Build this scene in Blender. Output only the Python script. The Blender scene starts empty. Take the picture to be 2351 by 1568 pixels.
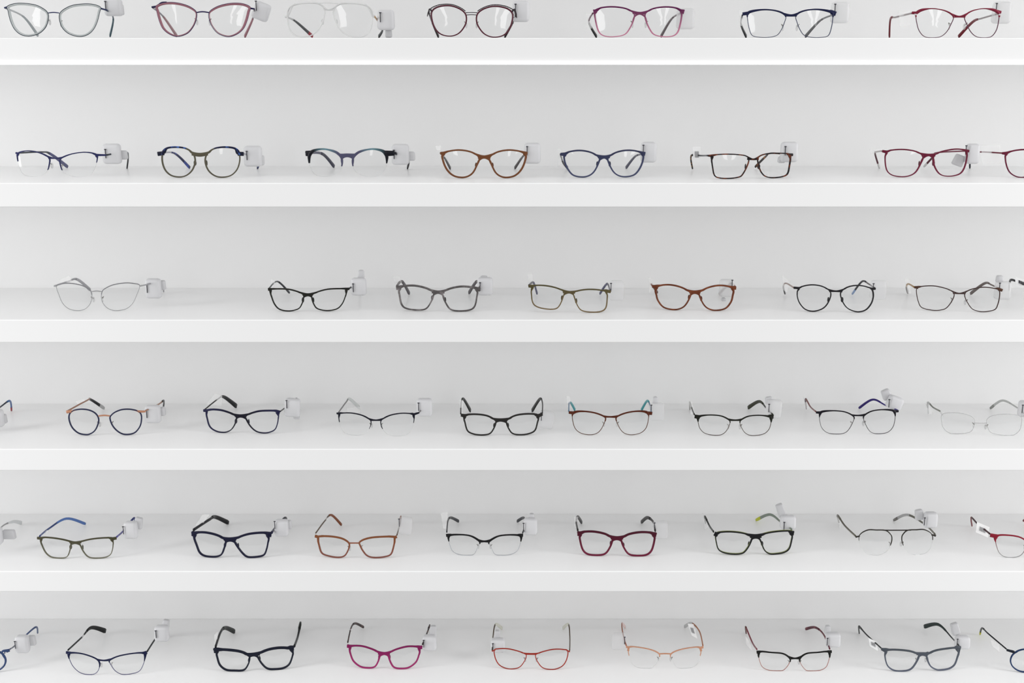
import bpy, bmesh, math
from mathutils import Vector, Matrix
DBG = False
S = bpy.context.scene
COL = S.collection
# ---------------------------------------------------------------- camera and place
F = 2720.75                      # focal length in picture widths of 2351
TH = 0.2495                      # downward pitch
U = 0.205                        # spacing of the shelves in metres
CAM = Vector((0, 0, 1.6))
YF = 8.4508 * U                  # front edge of the shelves
DEP = 1.1493 * U                 # depth of the shelves
THK = 0.1729 * U
YB = YF + DEP
Z0 = 1.6 + 0.0108 * U
def shelf_z(i): return Z0 - i * U
cd = bpy.data.cameras.new('camera'); cam = bpy.data.objects.new('camera', cd); COL.objects.link(cam)
cam.location = CAM; cam.rotation_euler = (math.pi / 2 - TH, 0, 0)
cd.sensor_width = 36; cd.lens = F / 2351 * 36; cd.clip_start = .05
S.camera = cam
c_, s_ = math.cos(TH), math.sin(TH)
def ray(px, py):
    a = (px - 1175.5) / F; b = -(py - 784) / F
    return Vector((a, c_ + b * s_, -s_ + b * c_))
def at_y(px, py, y):
    d = ray(px, py); return CAM + d * (y / d.y)
def at_z(px, py, z):
    d = ray(px, py); return CAM + d * ((z - CAM.z) / d.z)
# ---------------------------------------------------------------- materials
def lin(h):
    h = h.lstrip('#'); o = []
    for i in (0, 2, 4):
        v = int(h[i:i+2], 16) / 255
        o.append(v / 12.92 if v <= .04045 else ((v + .055) / 1.055) ** 2.4)
    return (*o, 1)
def deep(h):                     # the hex codes were read off the brightly lit frames
    c = lin(h); return (c[0]*.74, c[1]*.74, c[2]*.74, 1)
MC = {}
def mat(k):
    """'p:hex' acetate, 'm:hex' metal lacquer, 'c:hex' clear acetate, 'v:top:bottom' vertical fade,
    't:a:b' tortoise, 'x:h0:h1:h2' fade from the outer ends to the bridge"""
    if k in MC: return MC[k]
    m = bpy.data.materials.new(k.replace(':', '_').replace('#', '')); m.use_nodes = True
    N = m.node_tree.nodes; L = m.node_tree.links; b = N['Principled BSDF']; p = k.split(':')
    b.inputs['Roughness'].default_value = .34; b.inputs['Specular IOR Level'].default_value = .16
    def ramp(src, cols):
        r = N.new('ShaderNodeValToRGB'); e = r.color_ramp.elements
        while len(e) < len(cols): e.new(.5)
        for q, (pos, c) in zip(e, cols): q.position = pos; q.color = deep(c)
        L.new(src, r.inputs[0]); L.new(r.outputs[0], b.inputs['Base Color'])
    t = p[0]
    if t in 'pmc': b.inputs['Base Color'].default_value = deep(p[1]) if t != 'c' else lin(p[1])
    if t == 'm': b.inputs['Metallic'].default_value = .25; b.inputs['Roughness'].default_value = .32
    if t == 'c':
        tr = N.new('ShaderNodeBsdfTransparent'); mx = N.new('ShaderNodeMixShader')
        tr.inputs[0].default_value = lin(p[1])
        mx.inputs[0].default_value = float(p[2]) if len(p) > 2 else .5
        L.new(tr.outputs[0], mx.inputs[1]); L.new(b.outputs[0], mx.inputs[2]); L.new(mx.outputs[0], N['Material Output'].inputs[0])
    if t in 'vx':
        tc = N.new('ShaderNodeTexCoord'); sp = N.new('ShaderNodeSeparateXYZ'); L.new(tc.outputs['Generated'], sp.inputs[0])
        if t == 'v': ramp(sp.outputs[2], [(.12, p[2]), (.88, p[1])])
        else: ramp(sp.outputs[0], [(.1, p[1]), (.24, p[2]), (.38, p[3]), (.62, p[3]), (.76, p[2]), (.9, p[1])])
    if t == 't':
        tc = N.new('ShaderNodeTexCoord'); n = N.new('ShaderNodeTexNoise'); n.inputs['Scale'].default_value = float(p[3]) if len(p) > 3 else 110
        n.inputs['Detail'].default_value = 2; L.new(tc.outputs['Object'], n.inputs['Vector']); ramp(n.outputs[0], [(.5, p[1]), (.66, p[2])])
    MC[k] = m; return m
def special(name, col, rough, alpha=1.0, spec=.4, tint='#ffffff'):
    m = bpy.data.materials.new(name); m.use_nodes = True
    N = m.node_tree.nodes; L = m.node_tree.links; b = N['Principled BSDF']
    b.inputs['Base Color'].default_value = lin(col); b.inputs['Roughness'].default_value = rough; b.inputs['Specular IOR Level'].default_value = spec
    if alpha < 1:
        tr = N.new('ShaderNodeBsdfTransparent'); mx = N.new('ShaderNodeMixShader'); mx.inputs[0].default_value = alpha
        tr.inputs[0].default_value = lin(tint)
        L.new(tr.outputs[0], mx.inputs[1]); L.new(b.outputs[0], mx.inputs[2]); L.new(mx.outputs[0], N['Material Output'].inputs[0])
    return m
WHITE = special('white_lacquer', '#f6f6f6', .35, spec=.25)
WALL = special('white_wall_paint', '#f4f4f4', .6, spec=.2)
TAG = special('frosted_white_plastic', '#dadadc', .4, .86, tint='#e8e8ea')
TAGC = special('clear_frosted_plastic', '#e3e3e4', .35, .5, tint='#fafafa')
TAGX = special('clear_plastic', '#e8e8ea', .3, .24, tint='#fbfbfb')
LABEL = special('white_label_film', '#f7f7f7', .5, .26)
LABW = special('white_paper_label', '#f8f8f8', .6, .8)
INK = special('grey_ink', '#a4a4a6', .6)
PIN = special('dark_pin', '#3b3a40', .35)
PAD = special('clear_silicone', '#bdbdbd', .2, .32)
def glass():
    m = bpy.data.materials.new('demo_lens'); m.use_nodes = True
    N = m.node_tree.nodes; L = m.node_tree.links; N.remove(N['Principled BSDF'])
    tr = N.new('ShaderNodeBsdfTransparent'); tr.inputs[0].default_value = (.993, .995, .995, 1)
    g = N.new('ShaderNodeBsdfGlossy'); g.inputs['Roughness'].default_value = .02
    f = N.new('ShaderNodeFresnel'); f.inputs[0].default_value = 1.4
    ge = N.new('ShaderNodeNewGeometry'); iv = N.new('ShaderNodeMath'); iv.operation = 'SUBTRACT'; iv.inputs[0].default_value = 1; L.new(ge.outputs['Backfacing'], iv.inputs[1])
    ml = N.new('ShaderNodeMath'); ml.operation = 'MULTIPLY'; L.new(f.outputs[0], ml.inputs[0]); L.new(iv.outputs[0], ml.inputs[1])
    mx = N.new('ShaderNodeMixShader'); L.new(ml.outputs[0], mx.inputs[0]); L.new(tr.outputs[0], mx.inputs[1]); L.new(g.outputs[0], mx.inputs[2])
    L.new(mx.outputs[0], N['Material Output'].inputs[0]); return m
LENS = glass()
EDGE = special('lens_edge', '#c9cacb', .3, .45, tint='#f0f0f0')
def strip_light():
    m = bpy.data.materials.new('light_strip'); m.use_nodes = True
    b = m.node_tree.nodes['Principled BSDF']; b.inputs['Base Color'].default_value = (1, 1, 1, 1)
    b.inputs['Emission Color'].default_value = (1, 1, 1, 1); b.inputs['Emission Strength'].default_value = 2.4; return m
# ---------------------------------------------------------------- mesh helpers
class Frame:      # turns world points into a thing's own coordinates
    def __init__(s, o, rz): s.o = o; s.R = Matrix.Rotation(-rz, 3, 'Z')
    def __call__(s, p): return s.R @ (p - s.o)
def link(name, bm, m, parent=None, fr=None, smooth=True):
    if fr:
        for v in bm.verts: v.co = fr(v.co)
    bmesh.ops.recalc_face_normals(bm, faces=bm.faces)
    me = bpy.data.meshes.new(name); bm.to_mesh(me); bm.free()
    for q in (m if isinstance(m, list) else [m]): me.materials.append(q)
    if smooth:
        for f in me.polygons: f.use_smooth = True
    o = bpy.data.objects.new(name, me); COL.objects.link(o)
    if parent: o.parent = parent
    return o
def box(bm, x0, x1, y0, y1, z0, z1, bev=0, seg=2):
    M = Matrix.Translation(((x0+x1)/2, (y0+y1)/2, (z0+z1)/2)) @ Matrix.Diagonal((x1-x0, y1-y0, z1-z0, 1))
    r = bmesh.ops.create_cube(bm, size=1, matrix=M)
    if bev:
        es = list({e for v in r['verts'] for e in v.link_edges})
        bmesh.ops.bevel(bm, geom=es, offset=bev, segments=seg, affect='EDGES', profile=.5)
def cbox(bm, c, w, h, d, bev, rot=0, taper=1.0):
    """rounded block facing the viewer; rot turns it about its own depth axis"""
    t = bmesh.new(); box(t, -w/2, w/2, -d/2, d/2, -h/2, h/2)
    for v in t.verts:
        if v.co.z > 0: v.co.x *= taper
    bmesh.ops.bevel(t, geom=t.edges[:], offset=bev, segments=3, affect='EDGES', profile=.5)
    R = Matrix.Rotation(rot, 3, 'Y')
    for v in t.verts: v.co = R @ v.co + c
    me = bpy.data.meshes.new('t'); t.to_mesh(me); t.free(); bm.from_mesh(me); bpy.data.meshes.remove(me)
def sweep(bm, P, W, NRM, D, closed=False):
    """ribbon with a rounded rectangular section: W across, D along NRM"""
    n = len(P); rings = []
    for i in range(n):
        a = P[(i-1) % n] if closed or i > 0 else P[i]
        b = P[(i+1) % n] if closed or i < n-1 else P[i]
        t = (b - a).normalized(); nr = NRM[i]; side = nr.cross(t).normalized(); nr = t.cross(side).normalized()
        w = W[i] / 2; d = (D[i] if isinstance(D, list) else D) / 2; c = min(w, d) * .55
        sec = [(w, d-c), (w-c, d), (-w+c, d), (-w, d-c), (-w, -d+c), (-w+c, -d), (w-c, -d), (w, -d+c)]
        rings.append([bm.verts.new(P[i] + side*x + nr*y) for x, y in sec])
    for i in range(n if closed else n-1):
        A, B = rings[i], rings[(i+1) % n]
        for k in range(8): bm.faces.new((A[k], A[(k+1) % 8], B[(k+1) % 8], B[k]))
    if not closed:
        bm.faces.new(rings[0]); bm.faces.new(list(reversed(rings[-1])))
def cr(a, b, c, d, t):
    return .5*((2*b) + (c-a)*t + (2*a-5*b+4*c-d)*t*t + (3*b-a-3*c+d)*t**3)
def closed_at(P, t):
    n = len(P); i = math.floor(t); f = t - i
    q = [P[(i+k) % n] for k in (-1, 0, 1, 2)]
    return (cr(q[0][0], q[1][0], q[2][0], q[3][0], f), cr(q[0][1], q[1][1], q[2][1], q[3][1], f))
def open_curve(P, m):
    """smooth curve through points (any dimension), m samples per span"""
    n = len(P); out = []
    for i in range(n-1):
        q = [P[max(0, i-1)], P[i], P[i+1], P[min(n-1, i+2)]]
        for k in range(m): out.append(tuple(cr(q[0][j], q[1][j], q[2][j], q[3][j], k/m) for j in range(len(P[0]))))
    out.append(tuple(P[-1])); return out
def lerp_list(W, t):
    x = t * (len(W)-1); i = min(int(x), len(W)-2); return W[i] + (W[i+1]-W[i]) * (x-i)
K = 640 / 2351
def ell(x0, y0, x1, y1):
    return [((x0+x1)/2 + (x1-x0)/2*math.cos(a), (y0+y1)/2 + (y1-y0)/2*math.sin(a)) for a in [math.radians(-150+30*i) for i in range(12)]]
# ---------------------------------------------------------------- one pair of glasses
def glasses(row, v, label, A, B, br, eL, eR, tL, tR, st, em=None, bm_=None, tm=('p:#222222', None, .5), tmR=None, th=(2.4, 5.5), tl=2.0,
            fd=3.2, pads='m', tag=None, tab=None, pin=None, lab=None, code=False, clear=False, clr=None, a=None, R=None, lace=None, dots=None, tipband=None):
    zs = shelf_z(row)
    def px(p):
        x, y = v[0] + p[0]*K, v[1] + p[1]*K
        if row == 0 and y > 10: y += 2.2 * (y-10)/74
        return (x, y) + tuple(q*K for q in p[2:])
    A = [px(p) for p in A]
    ax0, ax1 = min(p[0] for p in A), max(p[0] for p in A); ay0, ay1 = min(p[1] for p in A), max(p[1] for p in A)
    if R: R = [px(p) for p in R]
    else:
        b0 = px(B[:2]); b1 = px(B[2:]); acx = (ax0+ax1)/2; bcx = (b0[0]+b1[0])/2
        k = max(-.25, min(.25, (b1[1]-ay1)/(bcx-acx)))
        Q = [(-(x-acx), y - k*(x-acx)) for x, y in A]          # mirrored, then sheared to the slope of the front
        Q = [(x, y + k*x) for x, y in Q]
        qx0, qx1 = min(p[0] for p in Q), max(p[0] for p in Q); qy0, qy1 = min(p[1] for p in Q), max(p[1] for p in Q)
        R = [(b0[0] + (x-qx0)/(qx1-qx0)*(b1[0]-b0[0]), b0[1] + (y-qy0)/(qy1-qy0)*(b1[1]-b0[1])) for x, y in Q]
    rx0, rx1 = min(p[0] for p in R), max(p[0] for p in R); ry1 = max(p[1] for p in R)
    tL = [px(p) for p in tL]; tR = [px(p) for p in tR]
    wb = max([s[3][2] if s[2] is None else 0 for s in st] + [2]) * K
    cx = ((ax0+ax1)/2 + (rx0+rx1)/2)/2; cy = (ay1+ry1)/2 + wb/2
    if row == 0: P0 = at_y(cx, cy, YF + .016)
    else: P0 = at_z(cx, cy, zs)
    P0.z = zs
    P0.y = max(YF + .004, min(P0.y, YB - .13))
    def tip_y(T, yh):
        if row < 2: y = yh + .118
        else: y = at_z(T[-1][0], T[-1][1], zs + .003).y
        return min(max(y, yh + .088), yh + .135, YB - .006)
    if a is None:
        an = []
        for T in (tL, tR):
            h = at_y(T[0][0], T[0][1], P0.y + .006); t = at_y(T[-1][0], T[-1][1], tip_y(T, P0.y + .006))
            an.append(math.atan2(t.x-h.x, t.y-h.y))
        a = (an[0]+an[1])/2
        if row >= 2:      # both rims stand on the shelf
            ia = max(range(len(A)), key=lambda i: A[i][1]); ir = max(range(len(R)), key=lambda i: R[i][1])
            g1 = at_z(A[ia][0], A[ia][1]+wb/2, zs); g2 = at_z(R[ir][0], R[ir][1]+wb/2, zs)
            ab = -math.atan2(g2.y-g1.y, g2.x-g1.x); ab = max(a-.25, min(a+.25, ab))
            wgt = (0, 0, .5, .6, .7, .75)[row]; a = a*(1-wgt) + ab*wgt
    else: a = math.radians(a)
    a = max(-.5, min(.5, a))
    u = Vector((math.cos(a), -math.sin(a), 0)); n = Vector((-math.sin(a), -math.cos(a), 0))     # n looks at the viewer
    KB = 1.35
    def sf(p, off=0.0):                      # picture point -> the bowed front
        d = ray(p[0], p[1]); t = (P0-CAM).dot(n) / d.dot(n)
        for _ in range(5):
            q = CAM + d*t; t = ((P0-CAM).dot(n) - KB*((q-P0).dot(u))**2) / d.dot(n)
        return CAM + d*t + n*off
    if row:
        for _ in range(8):
            low = min((sf((p[0], p[1]+wb/2)).z - zs, p) for p in list(A) + list(R)); d = ray(low[1][0], low[1][1])
            P0.y += (low[0] - .0002) / -(d.z/d.y) * .9
        P0.y = min(P0.y, YB - .13)
    def nrm(p): return (n + u*(2*KB*(p-P0).dot(u))).normalized()
    def wm(p): return (p-CAM).dot(Vector((0, c_, -s_))) / F         # metres per picture pixel there
    if DBG: print('G', row, label[:30], 'yaw', round(math.degrees(a)), 'y', round(P0.y-YF, 3))
    root = bpy.data.objects.new('eyeglasses', None); COL.objects.link(root)
    root.location = P0; root.rotation_euler = (0, 0, -a); root.empty_display_size = .03
    root['label'] = label; root['category'] = 'glasses'; root['group'] = 'eyeglasses on the shelves'
    fr = Frame(P0, -a)
    main = bmesh.new(); groups = {}
    fm = st[0][1]
    def bmfor(name, m):
        if m == fm: return main
        return groups.setdefault((name, m), bmesh.new())
    lens_o = []
    for side, O in ((1, A), (-1, R)):
        N_ = len(O); c = (sum(p[0] for p in O)/N_, sum(p[1] for p in O)/N_)
        def sample(t0, t1, m, cl):
            pts = []
            for i in range(m):
                t = t0 + (t1-t0)*i/(m if cl else m-1)
                p = closed_at(O, t); q = closed_at(O, t+.04); r = closed_at(O, t-.04)
                tx, ty = q[0]-r[0], q[1]-r[1]; l = math.hypot(tx, ty) or 1; nx, ny = ty/l, -tx/l
                if nx*(p[0]-c[0]) + ny*(p[1]-c[1]) < 0: nx, ny = -nx, -ny
                pts.append((p, nx, ny))
            return pts
        for s in st:
            name, m, rng, w, inset = s[0], s[1], s[2], s[3], (s[4] if len(s) > 4 else 0)*K
            off = s[5] if len(s) > 5 else 0
            if rng is None:
                SP = sample(0, N_, 60, True); W = []
                for p, nx, ny in SP:
                    W.append((w[0] if ny < 0 else w[2])*ny*ny + (w[1] if nx*side > 0 else w[3])*nx*nx)
            else:
                SP = sample(rng[0], rng[1], 44, False); W = [lerp_list(w, i/43) for i in range(44)]
            P3 = []; W3 = []
            for (p, nx, ny), ww in zip(SP, W):
                q = sf((p[0]-nx*inset, p[1]-ny*inset), off); P3.append(q); W3.append(max(ww*K*wm(q), .0006))
            dep = fd if name in ('rim', 'brow_bar') else fd*.9
            dd = dep/1000 if max(W3) > .0014 else max(.0011, dep/1000*.5)
            sweep(bmfor(name, m), P3, W3, [nrm(q) for q in P3], dd, rng is None)
        if lace:
            g = groups.setdefault(('filigree_brow', lace[4]), bmesh.new())
            SP = sample(lace[0], lace[1], 60, False); o3 = []; i3 = []
            for i, (p, nx, ny) in enumerate(SP):
                o = lerp_list(lace[2], i/59)*K; o3.append(sf((p[0]+nx*o, p[1]+ny*o))); i3.append(sf((p[0]+nx*lace[3]*K, p[1]+ny*lace[3]*K)))
            sweep(g, o3, [.0011]*60, [nrm(q) for q in o3], .0012)
            z = [(o3 if (i//2) % 2 else i3)[i] for i in range(0, 60, 2)]
            sweep(g, z, [.0007]*len(z), [nrm(q) for q in z], .0008)
        # lens
        g = bmesh.new(); cc = sf(c); M_ = 44; front = []; back = []
        oo = [sf(closed_at(O, N_*i/M_)) for i in range(M_)]
        for r, z in ((1, 0), (.75, .0004), (.5, .0007), (.25, .0009)):
            rf = []; rb = []
            for q in oo:
                p = cc + (q-cc)*r; rf.append(g.verts.new(p + n*(z+.0006))); rb.append(g.verts.new(p + n*(z-.0008)))
            front.append(rf); back.append(rb)
        cf = g.verts.new(cc + n*.0016); cb = g.verts.new(cc + n*.0002)
        for rr, cv in ((front, cf), (back, cb)):
            for j in range(3):
                for i in range(M_): g.faces.new((rr[j][i], rr[j][(i+1) % M_], rr[j+1][(i+1) % M_], rr[j+1][i]))
            for i in range(M_): g.faces.new((rr[3][i], rr[3][(i+1) % M_], cv))
        e0 = [g.verts.new(x.co) for x in front[0]]; e1 = [g.verts.new(x.co) for x in back[0]]
        for i in range(M_):
            f = g.faces.new((e0[i], e0[(i+1) % M_], e1[(i+1) % M_], e1[i])); f.material_index = 1
        lens_o.append(g)
        # nose pads
        if pads:
            best = min((i for i in range(60) if (closed_at(O, N_*i/60)[0]-c[0])*side > 0), key=lambda i: abs(closed_at(O, N_*i/60)[1]-c[1]-.08*(ay1-ay0)))
            q = sf(closed_at(O, N_*best/60)); sd = u*side
            if pads == 'm':
                pc = q - n*.0065 + sd*.0005 - Vector((0, 0, .003))
                g = bmesh.new(); bmesh.ops.create_uvsphere(g, u_segments=12, v_segments=8, radius=1)
                R_ = Matrix.Rotation(-a - side*.6, 3, 'Z')
                for x in g.verts: x.co = pc + R_ @ Vector((x.co.x*.0009, x.co.y*.0026, x.co.z*.0046))
                pad = link('nose_pad', g, PAD, root, fr)
                g = bmesh.new(); W_ = open_curve([tuple(q), tuple(q - n*.004 - sd*.0022 + Vector((0, 0, .002))), tuple(pc + Vector((0, 0, .0015)))], 5)
                W_ = [Vector(x) for x in W_]; sweep(g, W_, [.0008]*len(W_), [n + Vector((0, 0, .3))]*len(W_), .0008)
                link('pad_arm', g, mat('m:#8a8780'), pad, fr)
            else:
                pc = q - n*.0036 - sd*.0009
                g = bmesh.new(); bmesh.ops.create_uvsphere(g, u_segments=12, v_segments=8, radius=1)
                R_ = Matrix.Rotation(-a - side*.7, 3, 'Z')
                for x in g.verts: x.co = pc + R_ @ Vector((x.co.x*.0008, x.co.y*.0026, x.co.z*.0042))
                link('nose_pad', g, mat(fm), root, fr)
    def ribbon(pts, m, name, dep, off=0):
        C = open_curve([px(p) for p in pts], 6); P3 = [sf(p, off) for p in C]; W3 = [max(p[2]*wm(q), .0008) for p, q in zip(C, P3)]
        sweep(bmfor(name if name == 'bridge' else name + ' ' * (1 if pts is eL else 2), m), P3, W3, [nrm(q) for q in P3], dep)
    def rib2(P, m, name, dep):                 # P: picture points (x, y, width) already in picture pixels
        C = open_curve(P, 7); P3 = [sf(p) for p in C]; W3 = [max(p[2]*wm(q), .0008) for p, q in zip(C, P3)]
        sweep(bmfor(name, m), P3, W3, [nrm(q) for q in P3], dep)
    rw = st[0][3] if st[0][2] is None else (9, 8, 6, 6)
    tw_, nw_, ow_ = rw[0]*K, rw[1]*K, rw[3]*K
    for s in st:
        if s[0] == 'brow_bar' and s[2] is not None: tw_ = max(tw_, min(s[3][len(s[3])//2:])*K)
    def shape(O, side):
        N_ = len(O); pts = [closed_at(O, N_*i/160) for i in range(160)]
        x0, x1 = min(p[0] for p in pts), max(p[0] for p in pts); y0, y1 = min(p[1] for p in pts), max(p[1] for p in pts)
        def top(f):                              # point on the upper rim, f of the width from the nose side
            x = (x1 - f*(x1-x0)) if side > 0 else (x0 + f*(x1-x0))
            return min((p for p in pts if p[1] < (y0+y1)/2), key=lambda p: abs(p[0]-x))
        def flank(y, nose):                      # point on the nose or outer flank at height y
            c = (x0+x1)/2; s = side if nose else -side
            return min((p for p in pts if (p[0]-c)*s > .1*(x1-x0)), key=lambda p: abs(p[1]-y))
        return top, flank, y1-y0, y0
    sh = (shape(A, 1), shape(R, -1))
    for b in (br if isinstance(br[0], list) else [br]):
        m = bm_ or fm
        if b[0][2] > 12 and bm_ in (None, em):   # moulded bridge flowing out of both rims
            mid = px(b[1]); w = mid[2]; lo = mid[1]
            U_ = [(*sh[0][0](.34), tw_*.8), (*sh[0][0](.2), tw_), (*sh[0][0](.09), max(tw_, w*.55)), (mid[0], mid[1]-w*.1, w*.8), (*sh[1][0](.09), max(tw_, w*.55)), (*sh[1][0](.2), tw_), (*sh[1][0](.34), tw_*.8)]
            rib2(U_, m, 'bridge', fd/1000*.98)
            ribbon([(x, y+q*.06, q*.8) for x, y, q in b], m, 'bridge', fd/1000*.9)
            fl = [(*sh[k][1](lo + q*sh[k][2], True), z) for k, q, z in ((0, .34, nw_*.8), (0, .12, max(nw_, w*.4)))]
            fr_ = [(*sh[k][1](lo + q*sh[k][2], True), z) for k, q, z in ((1, .12, max(nw_, w*.4)), (1, .34, nw_*.8))]
            if w > 18*K and (all(s[2] is None for s in st) or st[0][0] == 'brow_bar'):
                rib2(fl + [(mid[0], mid[1]+w*.17, w*.66)] + fr_, m, 'bridge', fd/1000*.94)
        else: ribbon(b, m, 'bridge', fd/1000*.9 if b[0][2] > 11 else .0018)
    for k, e in ((0, eL), (1, eR)):
        m = em or fm; nm = 'end_piece' + ' '*(k+1)
        ribbon(e, m, nm, fd/1000)
        if e[0][2] > 17:                         # corner flares into the rim
            e0, e1 = px(e[0]), px(e[-1]); wt = tw_ if em is None else max(3*K, tw_)
            rib2([(*sh[k][0](.74), wt*.8), (*sh[k][0](.86), wt*1.15), (e0[0], e0[1]-e0[2]*.16, e0[2]*.7), (e1[0], e1[1], e1[2]*.8)], m, nm, fd/1000*.97)
            if em is None: rib2([(*sh[k][1](sh[k][3]+.42*sh[k][2], False), ow_*.9), (*sh[k][1](sh[k][3]+.24*sh[k][2], False), ow_*1.2), (e0[0], e0[1]+e0[2]*.12, e0[2]*.6), (e1[0], e1[1], e1[2]*.7)], m, nm, fd/1000*.95)
    link('frame', main, mat(fm), root, fr)
    for (name, m), g in groups.items(): link(name.strip(), g, mat(m), root, fr)
    for g in lens_o: link('lens', g, [LENS, EDGE], root, fr)
    if dots:
        g = bmesh.new()
        for d in dots:
            p = sf(px(d)); bmesh.ops.create_icosphere(g, subdivisions=2, radius=.0012, matrix=Matrix.Translation(p + n*.0016))
        link('rivet', g, mat('m:#e8e8e8'), root, fr)
    hin = []; tem = []
    for T, tmx in ((tL, tm), (tR, tmR or tm)):
        h = sf(T[0], -.002); yt = tip_y(T, h.y); m = len(T)
        if m == 3: fs = [0, .68, 1]
        elif m == 4: fs = [0, .42, .72, 1]
        else: fs = [0, .25, .5, .74, 1]
        pts = [h]
        for p, f in zip(T[1:], fs[1:]): pts.append(at_y(p[0], p[1], h.y + (yt-h.y)*f))
        hmin = zs + th[1]/2000 * .8
        for i in range(1, m): pts[i].z = max(pts[i].z, hmin)
        hin.append((h, pts)); 
        C = [Vector(x) for x in open_curve([tuple(p) for p in pts], 10 if m == 3 else 8)]
        dr = (pts[-1]-pts[0]); lat = Vector((dr.y, -dr.x, 0)).normalized(); nn = len(C)
        Hh = []
        for i in range(nn):
            t = i/(nn-1); Hh.append((th[0] + (th[1]-th[0]) * max(0, (t-.45)/.55)**.8)/1000)
        Hh[-1] *= .8
        mf, mt, sp = tmx[0], tmx[1], tmx[2]; k = max(2, min(nn-3, int(nn*sp)))
        g = bmesh.new()
        if mt: sweep(g, C[:k+1], Hh[:k+1], [lat]*(k+1), tl/1000)
        else: sweep(g, C, Hh, [lat]*nn, tl/1000)
        te = link('temple', g, mat(mf), root, fr)
        if mt:
            g = bmesh.new(); sweep(g, C[k:], [x*1.08 for x in Hh[k:]], [lat]*(nn-k), tl/1000*1.15); tp = link('temple_tip', g, mat(mt), te, fr)
        if len(tmx) > 3:
            g = bmesh.new(); e = C[-4:]; e.append(C[-1] + (C[-1]-C[-2])*.3); sweep(g, e, [x*1.12 for x in Hh[-4:]]+[Hh[-1]*1.1], [lat]*5, tl/1000*1.3); link('tip_cap', g, mat(tmx[3]), te, fr)
        tem.append(te)
    if tag:
        s_r = tag[0] > (br[0][0][0] if isinstance(br[0], list) else br[0][0])
        h = hin[1 if s_r else 0][0]; mt = (TAG, TAGC, TAGX)[int(clear)]
        c = px(tag[:2]); y = h.y + .017; p = at_y(c[0], c[1], y); s = wm(p)*K; g = bmesh.new()
        cbox(g, p, tag[2]*s, tag[3]*s,   .015, .0048, math.radians(tag[4] if len(tag) > 4 else 0), .96)
        to = link('security_tag', g, mt, root, fr)
        if tab:
            c = px(tab[:2]); p2 = at_y(c[0], c[1], y + .009); g = bmesh.new()
            cbox(g, p2, tab[2]*s, tab[3]*s, .009, .0026, math.radians(tab[4] if len(tab) > 4 else 0), .85)
            link('tag_clasp', g, special_tab, to, fr)
        if pin:
            c = px(pin); p2 = at_y(c[0], c[1], y - .0084); g = bmesh.new()
            box(g, p2.x-.0006, p2.x+.0006, p2.y-.0006, p2.y+.0006, p2.z-.0065, p2.z+.0065, .0003, 1)
            box(g, p2.x-.0016, p2.x+.0016, p2.y-.0007, p2.y+.0007, p2.z+.006, p2.z+.0075, .0003, 1)
            link('tag_pin', g, PIN, to, fr)
    if lab:
        xm = sum(p[0] for p in lab)/4
        left = xm < (br[0][0][0] if isinstance(br[0], list) else br[0][0])
        h, pts = hin[0 if left else 1]
        # depth where the label sits along its temple
        Q = [px(p) for p in lab]; mx_ = sum(q[0] for q in Q)/4; my_ = sum(q[1] for q in Q)/4
        best = None
        for i in range(41):
            f = i/40*(len(pts)-1); j = min(int(f), len(pts)-2); p = pts[j].lerp(pts[j+1], f-j)
            d = Vector((c_*0+0, c_, -s_)).dot(p-CAM); X = 1175.5 + F*(p.x-CAM.x)/d; Yy = 784 - F*(Vector((0, s_, c_)).dot(p-CAM))/d
            e = (X-mx_)**2 + (Yy-my_)**2
            if best is None or e < best[0]: best = (e, p.y)
        yl = best[1] - .003
        V = [at_y(q[0], q[1], yl) for q in Q]
        while min(p.z for p in V) < zs + .0015: yl -= .002; V = [at_y(q[0], q[1], yl) for q in Q]
        g = bmesh.new(); f_ = [g.verts.new(p + Vector((0, -.0003, 0))) for p in V]; b_ = [g.verts.new(p + Vector((0, .0003, 0))) for p in V]
        g.faces.new(f_); g.faces.new(list(reversed(b_)))
        for i in range(4): g.faces.new((f_[i], b_[i], b_[(i+1) % 4], f_[(i+1) % 4]))
        lo = link('price_label', g, LABW if code else LABEL, root, fr, False)
        if code:
            g = bmesh.new()
            def bl(s, t): return (V[0].lerp(V[1], s)).lerp(V[3].lerp(V[2], s), t)
            x = .24
            for w in ((.03, .05, .02, .06, .03, .02, .05, .03) if code is True else code):
                q = [bl(x, .3), bl(x+w, .3), bl(x+w, .7), bl(x, .7)]; x += w + .03
                f_ = [g.verts.new(p + Vector((0, -.0009, 0))) for p in q]; b_ = [g.verts.new(p + Vector((0, -.0002, 0))) for p in q]
                g.faces.new(f_); g.faces.new(list(reversed(b_)))
                for i in range(4): g.faces.new((f_[i], b_[i], b_[(i+1) % 4], f_[(i+1) % 4]))
            link('barcode', g, INK if code is True else PIN, lo, fr, False)
    return root
special_tab = special('grey_white_plastic', '#cfcfd1', .4, .9, tint='#dcdcdd')
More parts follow.
